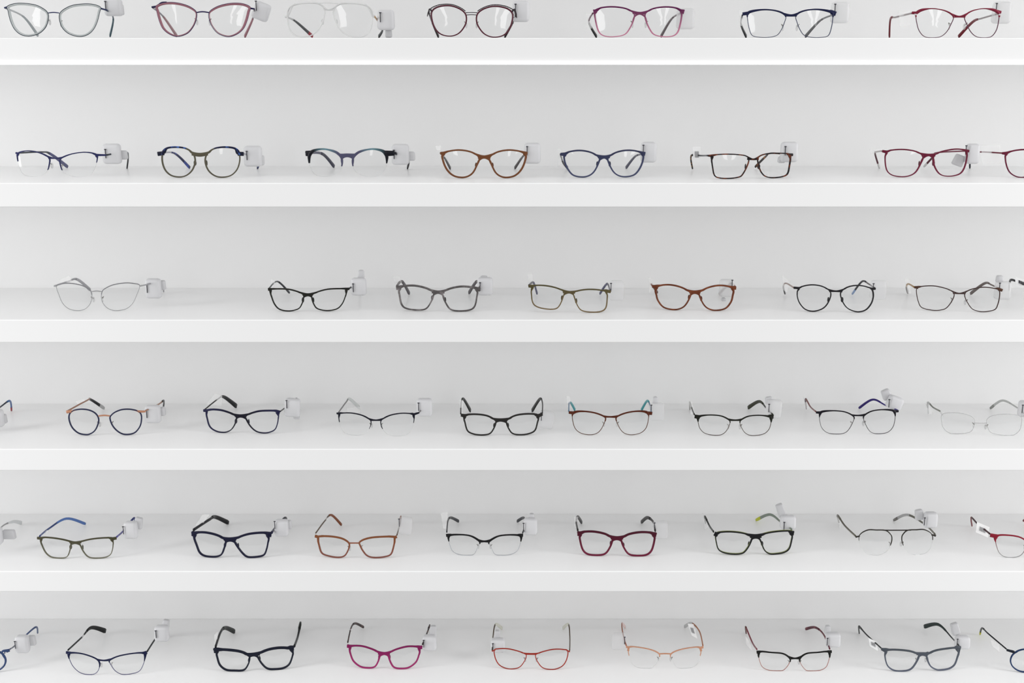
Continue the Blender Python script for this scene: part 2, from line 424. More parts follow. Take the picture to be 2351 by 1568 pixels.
# ---------------------------------------------------------------- the setting
bm = bmesh.new(); box(bm, -1.7, 1.7, YB, YB + .03, .2, 2.2)
w = link('wall_back', bm, WALL, smooth=False); w['kind'] = 'structure'
names = ['topmost white display shelf with a bright light strip along its lower front edge', 'second white display shelf from the top, under the light strip shelf',
         'third white display shelf from the top, widest empty space at left', 'fourth white display shelf from the top, with clear rimless pair at right',
         'fifth white display shelf from the top, above the lowest row', 'lowest white display shelf, its front edge below the picture']
for i in range(6):
    e = bpy.data.objects.new('display_shelf', None); COL.objects.link(e); e.location = (0, YB, shelf_z(i)); e.empty_display_size = .1
    e['label'] = names[i]; e['category'] = 'shelf'; e['group'] = 'white display shelves'
    bm = bmesh.new(); box(bm, -1.6, 1.6, -DEP, 0, -THK, 0, .0012, 2)
    link('board', bm, WHITE, e, smooth=False)
    if i == 0:
        bm = bmesh.new(); box(bm, -1.6, 1.6, -DEP-.0012, -DEP+.01, -THK-.0012, -THK+.0026, .0008, 1)
        o = link('light_strip', bm, strip_light(), e, smooth=False); o['label'] = 'glowing white strip'
bm = bmesh.new(); box(bm, -1.6, 1.6, YF, YB, Z0 + U - THK, Z0 + U, .0012, 2)
o = link('unseen_shelf_1', bm, WHITE, smooth=False); o['kind'] = 'structure'  # unseen shelf above the view, put in to shade the top row
bm = bmesh.new(); box(bm, -1.6, 1.6, YF-.0012, YF+.01, Z0+U-THK-.0012, Z0+U-THK+.0026, .0008, 1); link('light_strip', bm, bpy.data.materials['light_strip'], o, smooth=False)  # second strip, out of view, added to brighten the top row
# ---------------------------------------------------------------- the glasses
G = glasses
# topmost shelf
G(0, (0,0), 'translucent grey round glasses with blue wire outline, leftmost on the topmost shelf',
  [(62,55),(120,32),(200,28),(300,42),(370,75),(405,110),(408,160),(385,225),(330,275),(250,297),(180,285),(125,240),(90,170),(70,90)], (503,33,850,300),
  [(405,108,8),(450,103,9),(500,108,8)], [(62,60,16),(38,66,12)], [(848,70,14),(905,85,12)],
  [(45,68),(200,140),(320,292)], [(900,85),(955,150),(928,295)],
  [('rim','c:#d6dada:.5',None,(16,13,12,18),8), ('wire_outline','m:#4b525c',None,(5,5,5,5),-1,.0008)], em='m:#3b4468', bm_='m:#4a5278', tm=('m:#c4c8ca','c:#b4babc:.7',.45), tmR=('m:#5c6a78','m:#4d6670',.5),
  tag=(958,62,150,142), tab=(1020,80,50,90), pin=(890,52))
G(0, (0,0), 'mauve cat-eye glasses with navy wire outline beside a tilted tag, topmost shelf',
  [(1318,52),(1380,25),(1470,22),(1560,40),(1625,70),(1658,105),(1655,160),(1630,220),(1580,275),(1500,300),(1430,280),(1375,235),(1345,170),(1325,95)], (1763,28,2108,302),
  [(1658,103,10),(1710,97,11),(1768,105,10)], [(1322,55,18),(1280,60,14)], [(2104,68,16),(2148,75,12)],
  [(1285,62),(1375,135),(1490,295)], [(2145,80),(2130,160),(2065,300)],
  [('rim','p:#a8737f',None,(20,6,7,22),6), ('wire_outline','m:#3e3862',None,(5,5,5,5),-1,.0008)], em='m:#2f2b50', bm_='m:#3a3560', tm=('m:#8d8a90','p:#b08a8e',.5), tmR=('m:#8d8a90','p:#a8747e',.45),
  tag=(2205,95,140,148,22), pin=(2160,50))
G(0, (620,0), 'colourless aviator glasses with double bridge, black temple tips, topmost shelf',
  [(150,95),(175,55),(240,32),(330,25),(410,32),(450,65),(462,110),(445,180),(410,240),(350,290),(280,302),(210,290),(165,240),(148,160)], (535,28,865,305),
  [[(400,28,7),(480,24,7),(575,32,7)],[(452,76,15),(495,82,15),(540,78,15)]], [(152,130,22),(128,140,18)], [(863,130,24),(880,135,24)],
  [(132,140),(215,176),(355,296)], [(880,136),(948,235),(918,300)],
  [('rim','c:#ebebeb:.6',None,(13,12,8,13),0)], tm=('c:#cfcfcf:.7','p:#4a4c4e',.4,'p:#a83a48'), tmR=('m:#c8a57e','p:#33373a',.45), pads='p',
  tag=(978,165,145,165), tab=(1000,270,60,80), pin=(930,145))
G(0, (620,0), 'dark burgundy round glasses with black filigree brow, middle of the topmost shelf',
  [(1362,105),(1400,65),(1470,48),(1540,52),(1610,80),(1650,120),(1655,175),(1635,225),(1590,275),(1525,297),(1450,285),(1400,245),(1370,180)], (1742,55,2045,305),
  [[(1645,106,6),(1700,104,6),(1755,106,6)],[(1655,124,6),(1700,121,6),(1745,124,6)]], [(1368,100,14),(1345,74,8),(1338,112,14)], [(2040,98,14),(2062,76,8),(2075,125,16)],
  [(1340,110),(1372,195),(1420,300)], [(2075,130),(2045,190),(1980,303)],
  [('rim','p:#5e2a38',None,(12,13,9,12),0)], em='m:#3a3338', bm_='m:#3a3338', tm=('m:#3a3338','p:#2e2626',.45), lace=(-.4,4.6,[34,24,16,14,13,13,12,14],3,'m:#3f383c'),
  tag=(2115,95,145,172), pin=(2070,75))
G(0, (1240,0), 'purple to pink fading square glasses on the topmost shelf',
  [(465,85),(530,62),(620,57),(710,68),(770,92),(795,118),(788,165),(755,235),(710,285),(620,302),(540,295),(495,260),(470,180),(460,110)], (885,58,1195,302),
  [(780,106,20),(840,110,24),(895,106,20)], [(474,95,30),(450,98,40)], [(1188,92,30),(1213,98,38)],
  [(445,110),(412,185),(475,303)], [(1200,105),(1110,155),(1020,298)],
  [('rim','v:#6b2456:#d68aa6',None,(12,12,8,12),0)], tm=('m:#6d4a5c','p:#1f1d1e',.5), tmR=('m:#7d7076','p:#6a5f62',.4),
  tag=(1225,155,150,172), clear=True, lab=[(385,110),(430,110),(435,235),(390,235)])
G(0, (1600,0), 'navy browline glasses with thin wire lower rims, topmost shelf',
  [(430,110),(480,90),(570,80),(660,88),(725,110),(750,140),(740,180),(715,240),(675,290),(600,307),(520,305),(465,290),(440,230),(428,160)], (833,78,1145,308),
  [(742,128,18),(795,128,20),(842,128,18)], [(438,108,28),(385,116,26)], [(1132,100,36),(1170,114,38)],
  [(385,125),(372,200),(415,303)], [(1160,120),(1040,170),(915,300)],
  [('rim','m:#454c66',None,(6,6,5,6),0), ('brow_bar','p:#20254a',(-.7,5),[8,24,20,13,11,13,16,10],0,.0004)], em='p:#20254a', bm_='p:#20254a', tm=('m:#3c3f46','p:#222224',.5), tmR=('m:#6f7276','p:#6b6c6e',.4),
  tag=(1205,105,150,172), pin=(1165,75), clear=True, lab=[(355,80),(392,90),(380,215),(352,210)])
G(0, (1711,0), 'red metal glasses with gold corner accents, rightmost on the topmost shelf',
  [(1440,120),(1470,90),(1530,75),(1600,73),(1680,88),(1735,115),(1757,145),(1735,200),(1700,260),(1650,300),(1580,310),(1510,300),(1465,250),(1445,180)], (1848,73,2140,310),
  [(1753,140,13),(1805,138,16),(1852,140,13)], [(1452,108,26),(1405,106,22)], [(2128,96,26),(2155,102,24)],
  [(1405,110),(1270,142),(1225,158),(1215,303)], [(2150,110),(2000,150),(1920,180),(1800,300)],
  [('rim','m:#6a4456',None,(6,6,5,6),0), ('brow_bar','m:#8c2c42',(-.4,6),[8,26,22,9,7,9,13,12],0,.0004)], em='m:#8c2c42', bm_='m:#8c2c42', tm=('m:#b0a8a8','p:#7a1f2c',.45),
  dots=[(1440,121),(1428,120),(2138,121),(2146,120)], tag=(2160,105,150,180), pin=(2118,70), clear=True, lab=[(1295,95),(1395,95),(1390,215),(1305,215)])
# second shelf
G(1, (0,300), 'navy half-rim glasses, leftmost on the second shelf',
  [(150,195),(190,175),(250,170),(320,182),(380,205),(418,235),(415,290),(395,345),(340,380),(270,388),(200,370),(165,310),(150,240)], (508,182,818,390),
  [(410,231,14),(460,233,11),(514,229,14)], [(155,192,18),(135,188,15)], [(812,205,20),(895,206,13)],
  [(135,190),(345,180),(425,196),(570,305)], [(895,206),(1060,180),(1080,225),(1072,315)],
  [('brow_bar','m:#2d3160',(-1,6.7),[4,14,11,8,8,9,12,10,7,4],0)], tm=('m:#3a4048','c:#6a6c90:.75',.6), tmR=('m:#3a4048','p:#20232a',.6),
  tag=(945,195,152,168), tab=(1040,205,75,76), pin=(890,196))
G(1, (0,300), 'round olive glasses with blue mottled brow, second shelf',
  [(1375,185),(1410,150),(1480,140),(1560,148),(1610,175),(1640,215),(1645,270),(1620,335),(1570,378),(1510,390),(1440,375),(1390,325),(1368,250)], (1732,140,2022,392),
  [(1618,196,28),(1685,204,34),(1752,196,28)], [(1382,190,34),(1332,196,36)], [(2005,195,34),(2055,196,34)],
  [(1335,196),(1470,190),(1600,312)], [(2055,196),(2185,240),(2172,315)],
  [('rim','p:#5f5a4a',None,(12,12,10,11),0), ('brow_bar','t:#14183a:#4a74c8:160',(-.3,3.2),[20,18,15,13,9],-2,.0004)], em='p:#191c30', tm=('m:#c0c0c8','t:#1e2550:#4058b8:120',.4),
  tag=(2135,215,152,172), tab=(2210,250,40,85), pin=(2082,212), fd=3.4, pads='p')
G(1, (620,300), 'half-rim plastic glasses fading navy to teal, second shelf',
  [(335,200),(370,168),(440,155),(510,165),(570,190),(605,235),(605,300),(580,350),(520,380),(450,388),(380,370),(340,310),(330,250)], (700,155,985,390),
  [(596,214,30),(650,208,32),(708,214,30)], [(340,192,48),(303,192,44)], [(976,192,48),(1050,190,40)],
  [(303,190),(440,195),(540,302)], [(1050,190),(1165,240),(1160,315)],
  [('brow_bar','x:#15161f:#6f97a2:#54536e',(-1.4,6),[10,26,34,22,14,13,20,22,16,8],0)], tm=('p:#50506a','p:#2f3048',.45), tmR=('p:#22222c','p:#15151a',.45), fd=3.6, pads=None, th=(4,6.5),
  tag=(1100,200,148,172), tab=(1190,215,70,76), pin=(1045,203))
G(1, (620,300), 'brown cat-eye glasses, middle of the second shelf',
  [(1455,195),(1500,175),(1590,163),(1680,175),(1745,205),(1765,240),(1745,290),(1710,355),(1660,388),(1600,393),(1540,375),(1490,325),(1460,255)], (1850,163,2155,393),
  [(1753,226,26),(1805,222,28),(1858,226,26)], [(1468,192,32),(1437,190,22)], [(2142,190,32),(2170,190,24)],
  [(1437,190),(1475,235),(1520,320)], [(2168,190),(2130,220),(2065,320)],
  [('rim','p:#7a4a2c',None,(13,15,13,16),0)], tm=('m:#5c4a40','p:#4a4444',.4), fd=3.6, pads='p', th=(2.6,5.5),
  tag=(2212,190,140,172), pin=(2168,172), lab=[(1392,130),(1440,125),(1438,165),(1405,165)])
G(1, (1240,300), 'slate blue cat-eye glasses on the second shelf',
  [(205,205),(240,180),(320,167),(400,175),(465,200),(500,235),(490,280),(455,345),(410,380),(350,390),(280,375),(235,325),(208,260)], (572,165,868,388),
  [(488,220,26),(540,222,28),(588,220,26)], [(212,200,34),(172,198,22)], [(858,192,34),(884,196,34)],
  [(172,200),(192,265),(230,320)], [(878,200),(805,215),(725,318)],
  [('rim','v:#363a58:#4a5070',None,(13,13,11,14),0)], tm=('m:#3a3c50','p:#22222a',.4), tmR=('m:#4a4c60','p:#55566a',.35), fd=3.6, pads='p', th=(2.6,5.5),
  tag=(915,182,132,170), pin=(870,160), lab=[(150,150),(182,160),(180,290),(155,300)])
G(1, (1240,300), 'rectangular tortoiseshell glasses on the second shelf',
  [(1445,215),(1480,203),(1580,198),(1680,203),(1740,215),(1760,245),(1745,300),(1710,365),(1680,390),(1600,402),(1510,398),(1470,375),(1455,310),(1447,250)], (1832,190,2112,395),
  [(1748,236,22),(1800,242,15),(1842,236,22)], [(1455,212,24),(1415,211,14)], [(2100,204,26),(2130,203,22)],
  [(1415,211),(1362,211),(1275,212),(1285,318)], [(2125,205),(1950,190),(1900,220),(1815,305)],
  [('rim','t:#1c1416:#7c3c22:170',None,(9,9,9,11),0)], tm=('m:#5a5a5e','t:#1e1a1a:#a06a2c:130',.45), tmR=('t:#24191a:#8a5428:130','t:#24191a:#a0642c:130',.5), pads='p', th=(2.4,4),
  tag=(2100,180,148,168), tab=(2035,245,65,55), pin=(2068,172), lab=[(1285,135),(1355,135),(1355,265),(1295,265)], code=True,
  R=[(2112,215),(2100,195),(2020,190),(1930,192),(1860,210),(1835,240),(1845,300),(1865,350),(1900,385),(1960,396),(2040,388),(2085,365),(2102,300)])
G(1, (1711,300), 'burgundy glasses next to a wide empty space, second shelf',
  [(1185,195),(1215,168),(1320,158),(1420,170),(1480,195),(1500,225),(1480,275),(1440,345),(1390,378),(1320,388),(1240,375),(1195,335),(1180,260)], (1583,157,1872,386),
  [(1488,206,26),(1545,205,22),(1602,206,26)], [(1194,180,26),(1155,172,20)], [(1862,170,26),(1886,172,22)],
  [(1155,173),(1112,178),(1095,195),(1130,310)], [(1882,172),(1620,185),(1590,215),(1510,300)],
  [('rim','v:#6e1a34:#7a2440',None,(11,13,8,11),0)], tm=('m:#b8b0b0','p:#5a2434',.5,'p:#e4e2e2'), tmR=('p:#8a4a5a','p:#5a2030',.5,'p:#e4e2e2'), pads='p', th=(2.2,3.6),
  tag=(1915,195,112,168), tab=(1800,250,95,95,20), pin=(1862,165), lab=[(1048,160),(1110,150),(1200,150),(1060,200)],
  R=[(1870,195),(1850,165),(1780,155),(1690,168),(1620,190),(1590,215),(1585,260),(1605,320),(1640,365),(1690,383),(1760,380),(1820,355),(1855,290)])
G(1, (1711,300), 'burgundy glasses cut off by the right edge, second shelf',
  [(2195,205),(2225,180),(2300,163),(2380,160),(2460,175),(2500,200),(2515,240),(2490,310),(2440,370),(2360,392),(2290,388),(2230,350),(2200,280)], (2600,158,2900,390),
  [(2505,206,26),(2555,205,22),(2610,206,26)], [(2205,192,30),(2165,190,18)], [(2890,180,26),(2920,182,22)],
  [(2165,190),(1975,180),(1905,205),(1893,312)], [(2920,182),(2850,205),(2780,300)],
  [('rim','v:#74203a:#6e2440',None,(12,13,9,12),0)], tm=('m:#7a3040','p:#1f2030',.5), pads='p', th=(2.2,5), lab=[(1990,125),(2150,125),(2150,275),(2000,275)], clear=True)
# third shelf
G(2, (0,600), 'pale silver wire cat-eye glasses, leftmost on the third shelf',
  [(475,208),(520,190),(590,185),(680,200),(740,228),(768,255),(775,310),(755,365),(710,405),(650,415),(580,400),(530,355),(500,290)], (855,182,1178,415),
  [(768,256,7),(815,250,8),(860,256,7)], [(478,208,10),(455,210,9)], [(1176,208,11),(1240,196,11)],
  [(455,210),(570,172),(650,152),(760,240)], [(1240,196),(1365,165),(1378,195),(1380,250)],
  [('rim','m:#b6b6b8',None,(6,5,5,5),0), ('brow_bar','m:#98989c',(0,5.5),[6,8,8,8,8,6],0)], tm=('m:#b4b4b8','p:#bcbcc0',.6), fd=1.8,
  tag=(1295,228,132,168), tab=(1370,200,56,82), pin=(1240,232), lab=[(500,160),(585,118),(610,178),(520,188)])
G(2, (580,600), 'black thin plastic cat-eye glasses beside the gap, third shelf',
  [(148,238),(200,232),(300,235),(380,255),(425,278),(430,310),(415,360),(385,400),(310,418),(230,405),(185,360),(158,290)], (500,230,795,415),
  [(422,276,26),(465,282,26),(508,276,26)], [(154,237,24),(132,236,24)], [(786,234,24),(816,231,20)],
  [(135,232),(210,170),(310,265)], [(816,230),(880,180),(905,250)],
  [('rim','p:#23231e',None,(11,10,8,9),0)], tm=('m:#33363a','p:#3c3e44',.55), pads='p', th=(2.2,4),
  tag=(895,212,130,148), tab=(915,110,56,75), pin=(848,226), lab=[(155,150),(190,160),(180,215),(150,215)])
G(2, (580,600), 'mottled grey rectangular glasses on the third shelf',
  [(1235,220),(1270,208),(1370,205),(1460,225),(1520,255),(1525,290),(1500,350),(1460,400),(1390,410),(1300,398),(1258,365),(1240,290)], (1605,212,1895,418),
  [(1512,256,28),(1565,260,28),(1618,258,28)], [(1244,222,36),(1213,222,38)], [(1886,232,36),(1918,238,34)],
  [(1215,212),(1260,170),(1320,270)], [(1915,230),(1890,170),(1825,265)],
  [('rim','t:#5e5a5a:#8d8787:90',None,(16,13,11,13),0)], tm=('p:#6a6464','p:#5f5a5e',.5), pads='p', fd=3.8, th=(4,6.5), tl=2.6,
  tag=(1960,210,132,152), tab=(1950,130,60,20), pin=(1918,216), lab=[(1185,130),(1240,130),(1260,190),(1205,195)])
G(2, (1180,600), 'olive green rectangular glasses tilting down to the right, third shelf',
  [(152,215),(200,202),(290,208),(370,228),(420,255),(415,300),(385,370),(350,400),(280,402),(200,385),(160,350),(148,280)], (505,236,785,428),
  [(412,258,20),(462,260,22),(515,263,20)], [(160,211,28),(123,208,24)], [(776,250,28),(815,256,24)],
  [(125,205),(165,180),(195,272)], [(812,252),(785,190),(725,272)],
  [('rim','v:#5a5234:#857050',None,(11,9,8,9),0)], tm=('p:#4c4a58','p:#5c5c7c',.45), pads='p', th=(3.2,4.6), a=0,
  tag=(865,245,125,168), pin=(818,222), clear=2, lab=[(115,105),(155,105),(160,185),(125,190)])
G(2, (1180,600), 'orange-brown cat-eye glasses on the third shelf',
  [(1195,225),(1240,202),(1320,198),(1400,215),(1465,245),(1490,270),(1478,315),(1440,375),(1390,402),(1330,405),(1260,385),(1215,330),(1200,275)], (1562,203,1850,412),
  [(1480,256,27),(1525,260,30),(1572,259,27)], [(1206,214,34),(1166,211,22)], [(1840,224,34),(1872,224,30)],
  [(1166,208),(1160,195),(1210,262)], [(1868,218),(1830,185),(1730,272)],
  [('rim','t:#6e3820:#8a4c30:70',None,(13,13,10,14),0)], tm=('p:#8a4a30','p:#6a3a28',.5), pads='p', fd=3.6, th=(2.4,4.6),
  tag=(1795,225,132,150), tab=(1768,320,45,30), pin=(1840,195), lab=[(1135,140),(1165,140),(1180,195),(1140,270)], clear=True)
G(2, (1711,600), 'black round glasses with a pale temple, third shelf',
  [(445,240),(480,212),(560,198),(640,208),(700,238),(722,275),(705,335),(670,385),(620,412),(560,420),(500,400),(455,345),(438,285)], (803,203,1080,425),
  [(708,252,15),(765,252,14),(818,254,15)], [(454,226,20),(408,222,18)], [(1070,232,20),(1098,230,20)],
  [(408,222),(345,185),(322,210),(335,272)], [(1095,228),(1040,190),(985,170),(905,272)],
  [('rim','p:#222024',None,(9,9,8,9),0)], tm=('m:#b09c94','p:#4a4a4a',.6), tmR=('m:#4a4644','p:#2a2a2e',.45,'p:#9db4dc'), pads='p', th=(2.2,3.6),
  tag=(1120,240,132,162), pin=(1080,225), clear=2, lab=[(310,115),(375,170),(350,270),(320,240)])
G(2, (1711,600), 'dark brown metal cat-eye glasses, second from the right end of the third shelf',
  [(1450,225),(1500,210),(1590,207),(1680,225),(1740,250),(1762,280),(1745,330),(1700,390),(1650,410),(1580,412),(1490,390),(1460,340),(1445,270)], (1850,218,2145,424),
  [(1752,269,13),(1805,271,12),(1858,271,13)], [(1460,220,26),(1425,218,18)], [(2136,234,26),(2168,245,24)],
  [(1425,218),(1375,190),(1360,215),(1372,262)], [(2165,243),(2080,200),(2020,185),(1900,272)],
  [('rim','m:#4c3a38',None,(8,7,6,7),0)], em='m:#5a4034', tm=('m:#b08a50','p:#6a6260',.6), tmR=('m:#6a5a50','p:#756a66',.45), fd=2,
  tag=(2170,245,132,152), tab=(2145,148,62,60), pin=(2145,220), clear=True, lab=[(1345,150),(1385,150),(1400,270),(1370,270)])
G(2, (1711,600), 'dark glasses beyond the right edge, only a striped label showing, third shelf',
  [(2490,245),(2530,228),(2600,224),(2690,238),(2750,262),(2775,290),(2755,340),(2715,395),(2660,420),(2590,422),(2520,400),(2490,350),(2480,290)], (2860,228,3150,432),
  [(2766,280,12),(2812,280,12),(2866,282,12)], [(2495,238,24),(2440,232,18)], [(3145,245,24),(3175,245,20)],
  [(2440,230),(2330,190),(2240,157),(2225,235)], [(3172,240),(3090,205),(2960,275)],
  [('rim','m:#3a3838',None,(8,7,6,7),0)], tm=('m:#4a4a4c','p:#3a3a3c',.5), fd=2, lab=[(2278,128),(2390,170),(2390,240),(2278,190)], code=(.1,.1,.1,.06))
# fourth shelf
G(3, (0,870), 'glasses with blue temple tip cut off by the left edge, fourth shelf',
  ell(-780,290,-510,480), (-410,290,-130,480), [(-512,345,12),(-460,342,12),(-408,345,12)], [(-775,320,20),(-800,315,18)], [(-135,320,20),(-95,300,16)],
  [(-800,312),(-700,215),(-620,180),(-540,250)], [(-95,298),(0,238),(82,185),(97,262)],
  [('rim','p:#2c3a60',None,(10,10,9,10),0)], tm=('m:#3a3f50','p:#4a70a8',.55,'p:#b05058'), tag=(-25,330,110,150), tab=(20,335,78,80), th=(2.4,4.2))
G(3, (0,870), 'round navy glasses with rose gold bridge, fourth shelf',
  [(585,300),(615,268),(680,255),(750,262),(805,290),(832,335),(825,385),(800,435),(760,463),(720,469),(660,455),(610,410),(585,350)], (928,255,1192,468),
  [(830,312,11),(880,307,13),(930,312,11)], [(604,274,22),(562,278,26)], [(1165,275,20),(1228,274,16)],
  [(568,272),(735,180),(765,174),(875,245)], [(1226,270),(1335,215),(1380,185),(1378,238)],
  [('rim','p:#2e3250',None,(11,11,11,11),0)], em='m:#cf9678', bm_='m:#cf9678', tm=('m:#b08874','p:#1e1e22',.55,'c:#dcdcdc:.6'), tmR=('m:#b08874','p:#1e1e22',.5), fd=2.6,
  tag=(1290,295,132,152), tab=(1372,272,48,76), pin=(1237,297), lab=[(640,190),(700,170),(725,180),(660,215)],
  R=[(1190,300),(1165,272),(1100,256),(1030,258),(970,280),(935,310),(928,335),(945,385),(980,430),(1030,462),(1085,467),(1140,450),(1180,400),(1193,345)])
G(3, (400,870), 'navy plastic glasses with wide black temple tip, fourth shelf',
  [(272,275),(310,258),(390,262),(460,282),(515,308),(525,340),(505,395),(470,435),(415,450),(350,438),(300,400),(278,330)], (598,268,880,456),
  [(512,306,28),(560,312,28),(608,306,28)], [(274,268,26),(248,266,22)], [(864,276,32),(892,280,26)],
  [(255,260),(370,168),(420,152),(525,232)], [(890,278),(950,232),(1030,172),(1038,245)],
  [('rim','x:#242448:#1e1e3c:#181826',None,(15,10,7,9),0)], tm=('m:#3a3838','p:#232426',.55), fd=3.4, th=(2,8.5), pads='p',
  tag=(997,240,132,158,4), tab=(1032,322,56,30), pin=(948,216), lab=[(270,215),(340,125),(405,140),(400,225)],
  R=[(882,290),(865,270),(790,267),(710,272),(640,292),(605,310),(603,330),(640,395),(690,440),(745,454),(800,450),(850,425),(872,370),(878,320)])
G(3, (400,870), 'black half-rim glasses with clear white temple tip, fourth shelf',
  [(1390,295),(1430,287),(1500,288),(1580,305),(1640,335),(1660,360),(1650,410),(1610,460),(1540,475),(1460,465),(1415,430),(1395,370)], (1742,290,2022,480),
  [(1654,348,13),(1700,348,13),(1750,348,13)], [(1394,292,22),(1370,290,14)], [(2016,300,20),(2066,284,14)],
  [(1385,284),(1450,195),(1480,170),(1560,242)], [(2066,284),(2130,205),(2160,175),(2165,245)],
  [('brow_bar','m:#1e1f2c',(-.8,6.2),[4,15,9,9,10,12,10,7,4],0)], tm=('m:#8a8888','c:#dfe2e1:.75',.5), th=(2,7), fd=2,
  tag=(2110,238,132,152), pin=(2060,237), lab=[(1455,245),(1565,235),(1570,285),(1460,285)])
G(3, (620,870), 'black rectangular glasses with both wide black temple tips raised, fourth shelf',
  [(1635,315),(1670,300),(1750,298),(1830,310),(1890,340),(1905,365),(1885,420),(1850,462),(1780,472),(1710,462),(1665,435),(1645,370)], (1993,295,2265,470),
  [(1897,341,27),(1945,346,28),(1998,341,27)], [(1645,312,32),(1610,304,24)], [(2255,314,32),(2298,296,24)],
  [(1608,298),(1612,200),(1632,170),(1690,268)], [(2297,292),(2297,200),(2275,170),(2210,268)],
  [('rim','p:#2a2826',None,(13,12,9,11),0)], tm=('m:#3a3838','p:#242422',.5), fd=3.4, th=(2.2,7.5), pads='p',
  tag=(2330,342,132,150,10), pin=(2288,320), clear=2, lab=[(1600,175),(1630,185),(1622,290),(1600,330)])
G(3, (1240,870), 'brown browline glasses with turquoise temple tips, fourth shelf',
  [(275,295),(310,275),(380,273),(460,285),(525,308),(552,330),(540,375),(510,430),(470,462),(410,470),(340,455),(295,415),(275,350)], (640,272,912,470),
  [(546,320,15),(590,320,14),(644,322,15)], [(282,287,28),(242,282,22)], [(904,288,30),(944,290,28)],
  [(242,275),(245,205),(262,205),(293,260)], [(938,283),(928,225),(903,185),(855,262)],
  [('rim','m:#6a4c3c',None,(6,6,5,6),0), ('brow_bar','p:#5a2814',(-.4,5.6),[8,24,16,12,12,13,13,9],0,.0004)], em='p:#5a2814', bm_='p:#5a2814', tm=('m:#5a80a0','p:#3aa4ac',.5), fd=2.4, th=(2.2,5.5),
  tag=(985,275,125,152), tab=(972,178,46,60), pin=(937,255), clear=2, lab=[(220,140),(255,150),(255,230),(235,270)])
G(3, (1240,870), 'dark green metal browline glasses with olive temple tip, fourth shelf',
  [(1332,330),(1350,312),(1430,303),(1520,310),(1580,335),(1602,360),(1590,405),(1560,450),(1520,472),(1460,474),(1390,458),(1350,420),(1335,375)], (1685,306,1948,476),
  [(1598,348,13),(1645,348,14),(1692,348,13)], [(1340,322,36),(1303,315,32)], [(1938,318,36),(1967,316,40)],
  [(1302,302),(1282,255),(1262,200),(1265,250)], [(1962,300),(1910,250),(1850,190),(1755,242)],
  [('rim','m:#5a4c44',None,(5,5,5,5),0), ('brow_bar','m:#23241e',(-.7,5.2),[8,30,18,10,10,12,13,8],0,.0004)], em='m:#23241e', bm_='m:#23241e', tm=('m:#3a3a34','p:#383a28',.5), fd=2, th=(2.4,7),
  tag=(1970,250,132,158,5), tab=(1930,178,66,60,-10), pin=(1930,248), clear=True, lab=[(1250,185),(1280,190),(1310,290),(1270,300)])
G(3, (1711,870), 'black browline glasses with violet temple, fourth shelf',
  [(628,300),(650,275),(740,267),(830,275),(890,298),(918,325),(905,370),(870,430),(830,458),(760,464),(690,452),(645,410),(628,350)], (996,258,1262,461),
  [(909,308,13),(955,308,13),(1003,309,13)], [(636,284,24),(596,282,18)], [(1256,272,24),(1292,272,18)],
  [(598,278),(550,235),(510,170),(515,250)], [(1288,268),(1180,220),(1075,174),(960,245)],
  [('rim','m:#4a4448',None,(5,5,4,4),0), ('brow_bar','m:#1c1a22',(-.5,5.3),[6,24,18,10,9,11,13,8],0,.0004)], em='m:#1c1a22', bm_='m:#1c1a22', tm=('m:#8a5a58','p:#5a4048',.6), tmR=('p:#40308a','p:#32207a',.45), fd=2, th=(2.4,4.2),
  tag=(1260,200,132,112,20), tab=(1190,130,80,90,-25), pin=(1213,208), lab=[(490,150),(520,170),(550,240),(510,260)])
G(3, (1711,870), 'colourless rimless glasses cut by the right edge, fourth shelf',
  [(1660,300),(1720,285),(1820,290),(1900,312),(1935,350),(1925,410),(1890,450),(1800,462),(1720,455),(1670,410),(1655,350)], (2035,298,2330,475),
  [(1932,372,6),(1985,374,6),(2038,372,6)], [(1664,305,12),(1645,275,10)], [(2328,315,12),(2370,300,10)],
  [(1645,274),(1585,240),(1540,200),(1545,285)], [(2370,300),(2290,240),(2170,182),(2070,245)],
  [('rim','c:#e6e6e6:.3',None,(4,4,4,4),0)], tm=('p:#8a8c84','c:#d0d0d0:.7',.5), tmR=('c:#c4c6c4:.8','c:#cfd1cf:.75',.5,'p:#a4a6a2'), fd=2, th=(2.4,4.5),
  tag=(2370,250,132,140), pin=(2338,255), lab=[(1515,190),(1545,200),(1580,290),(1545,300)])
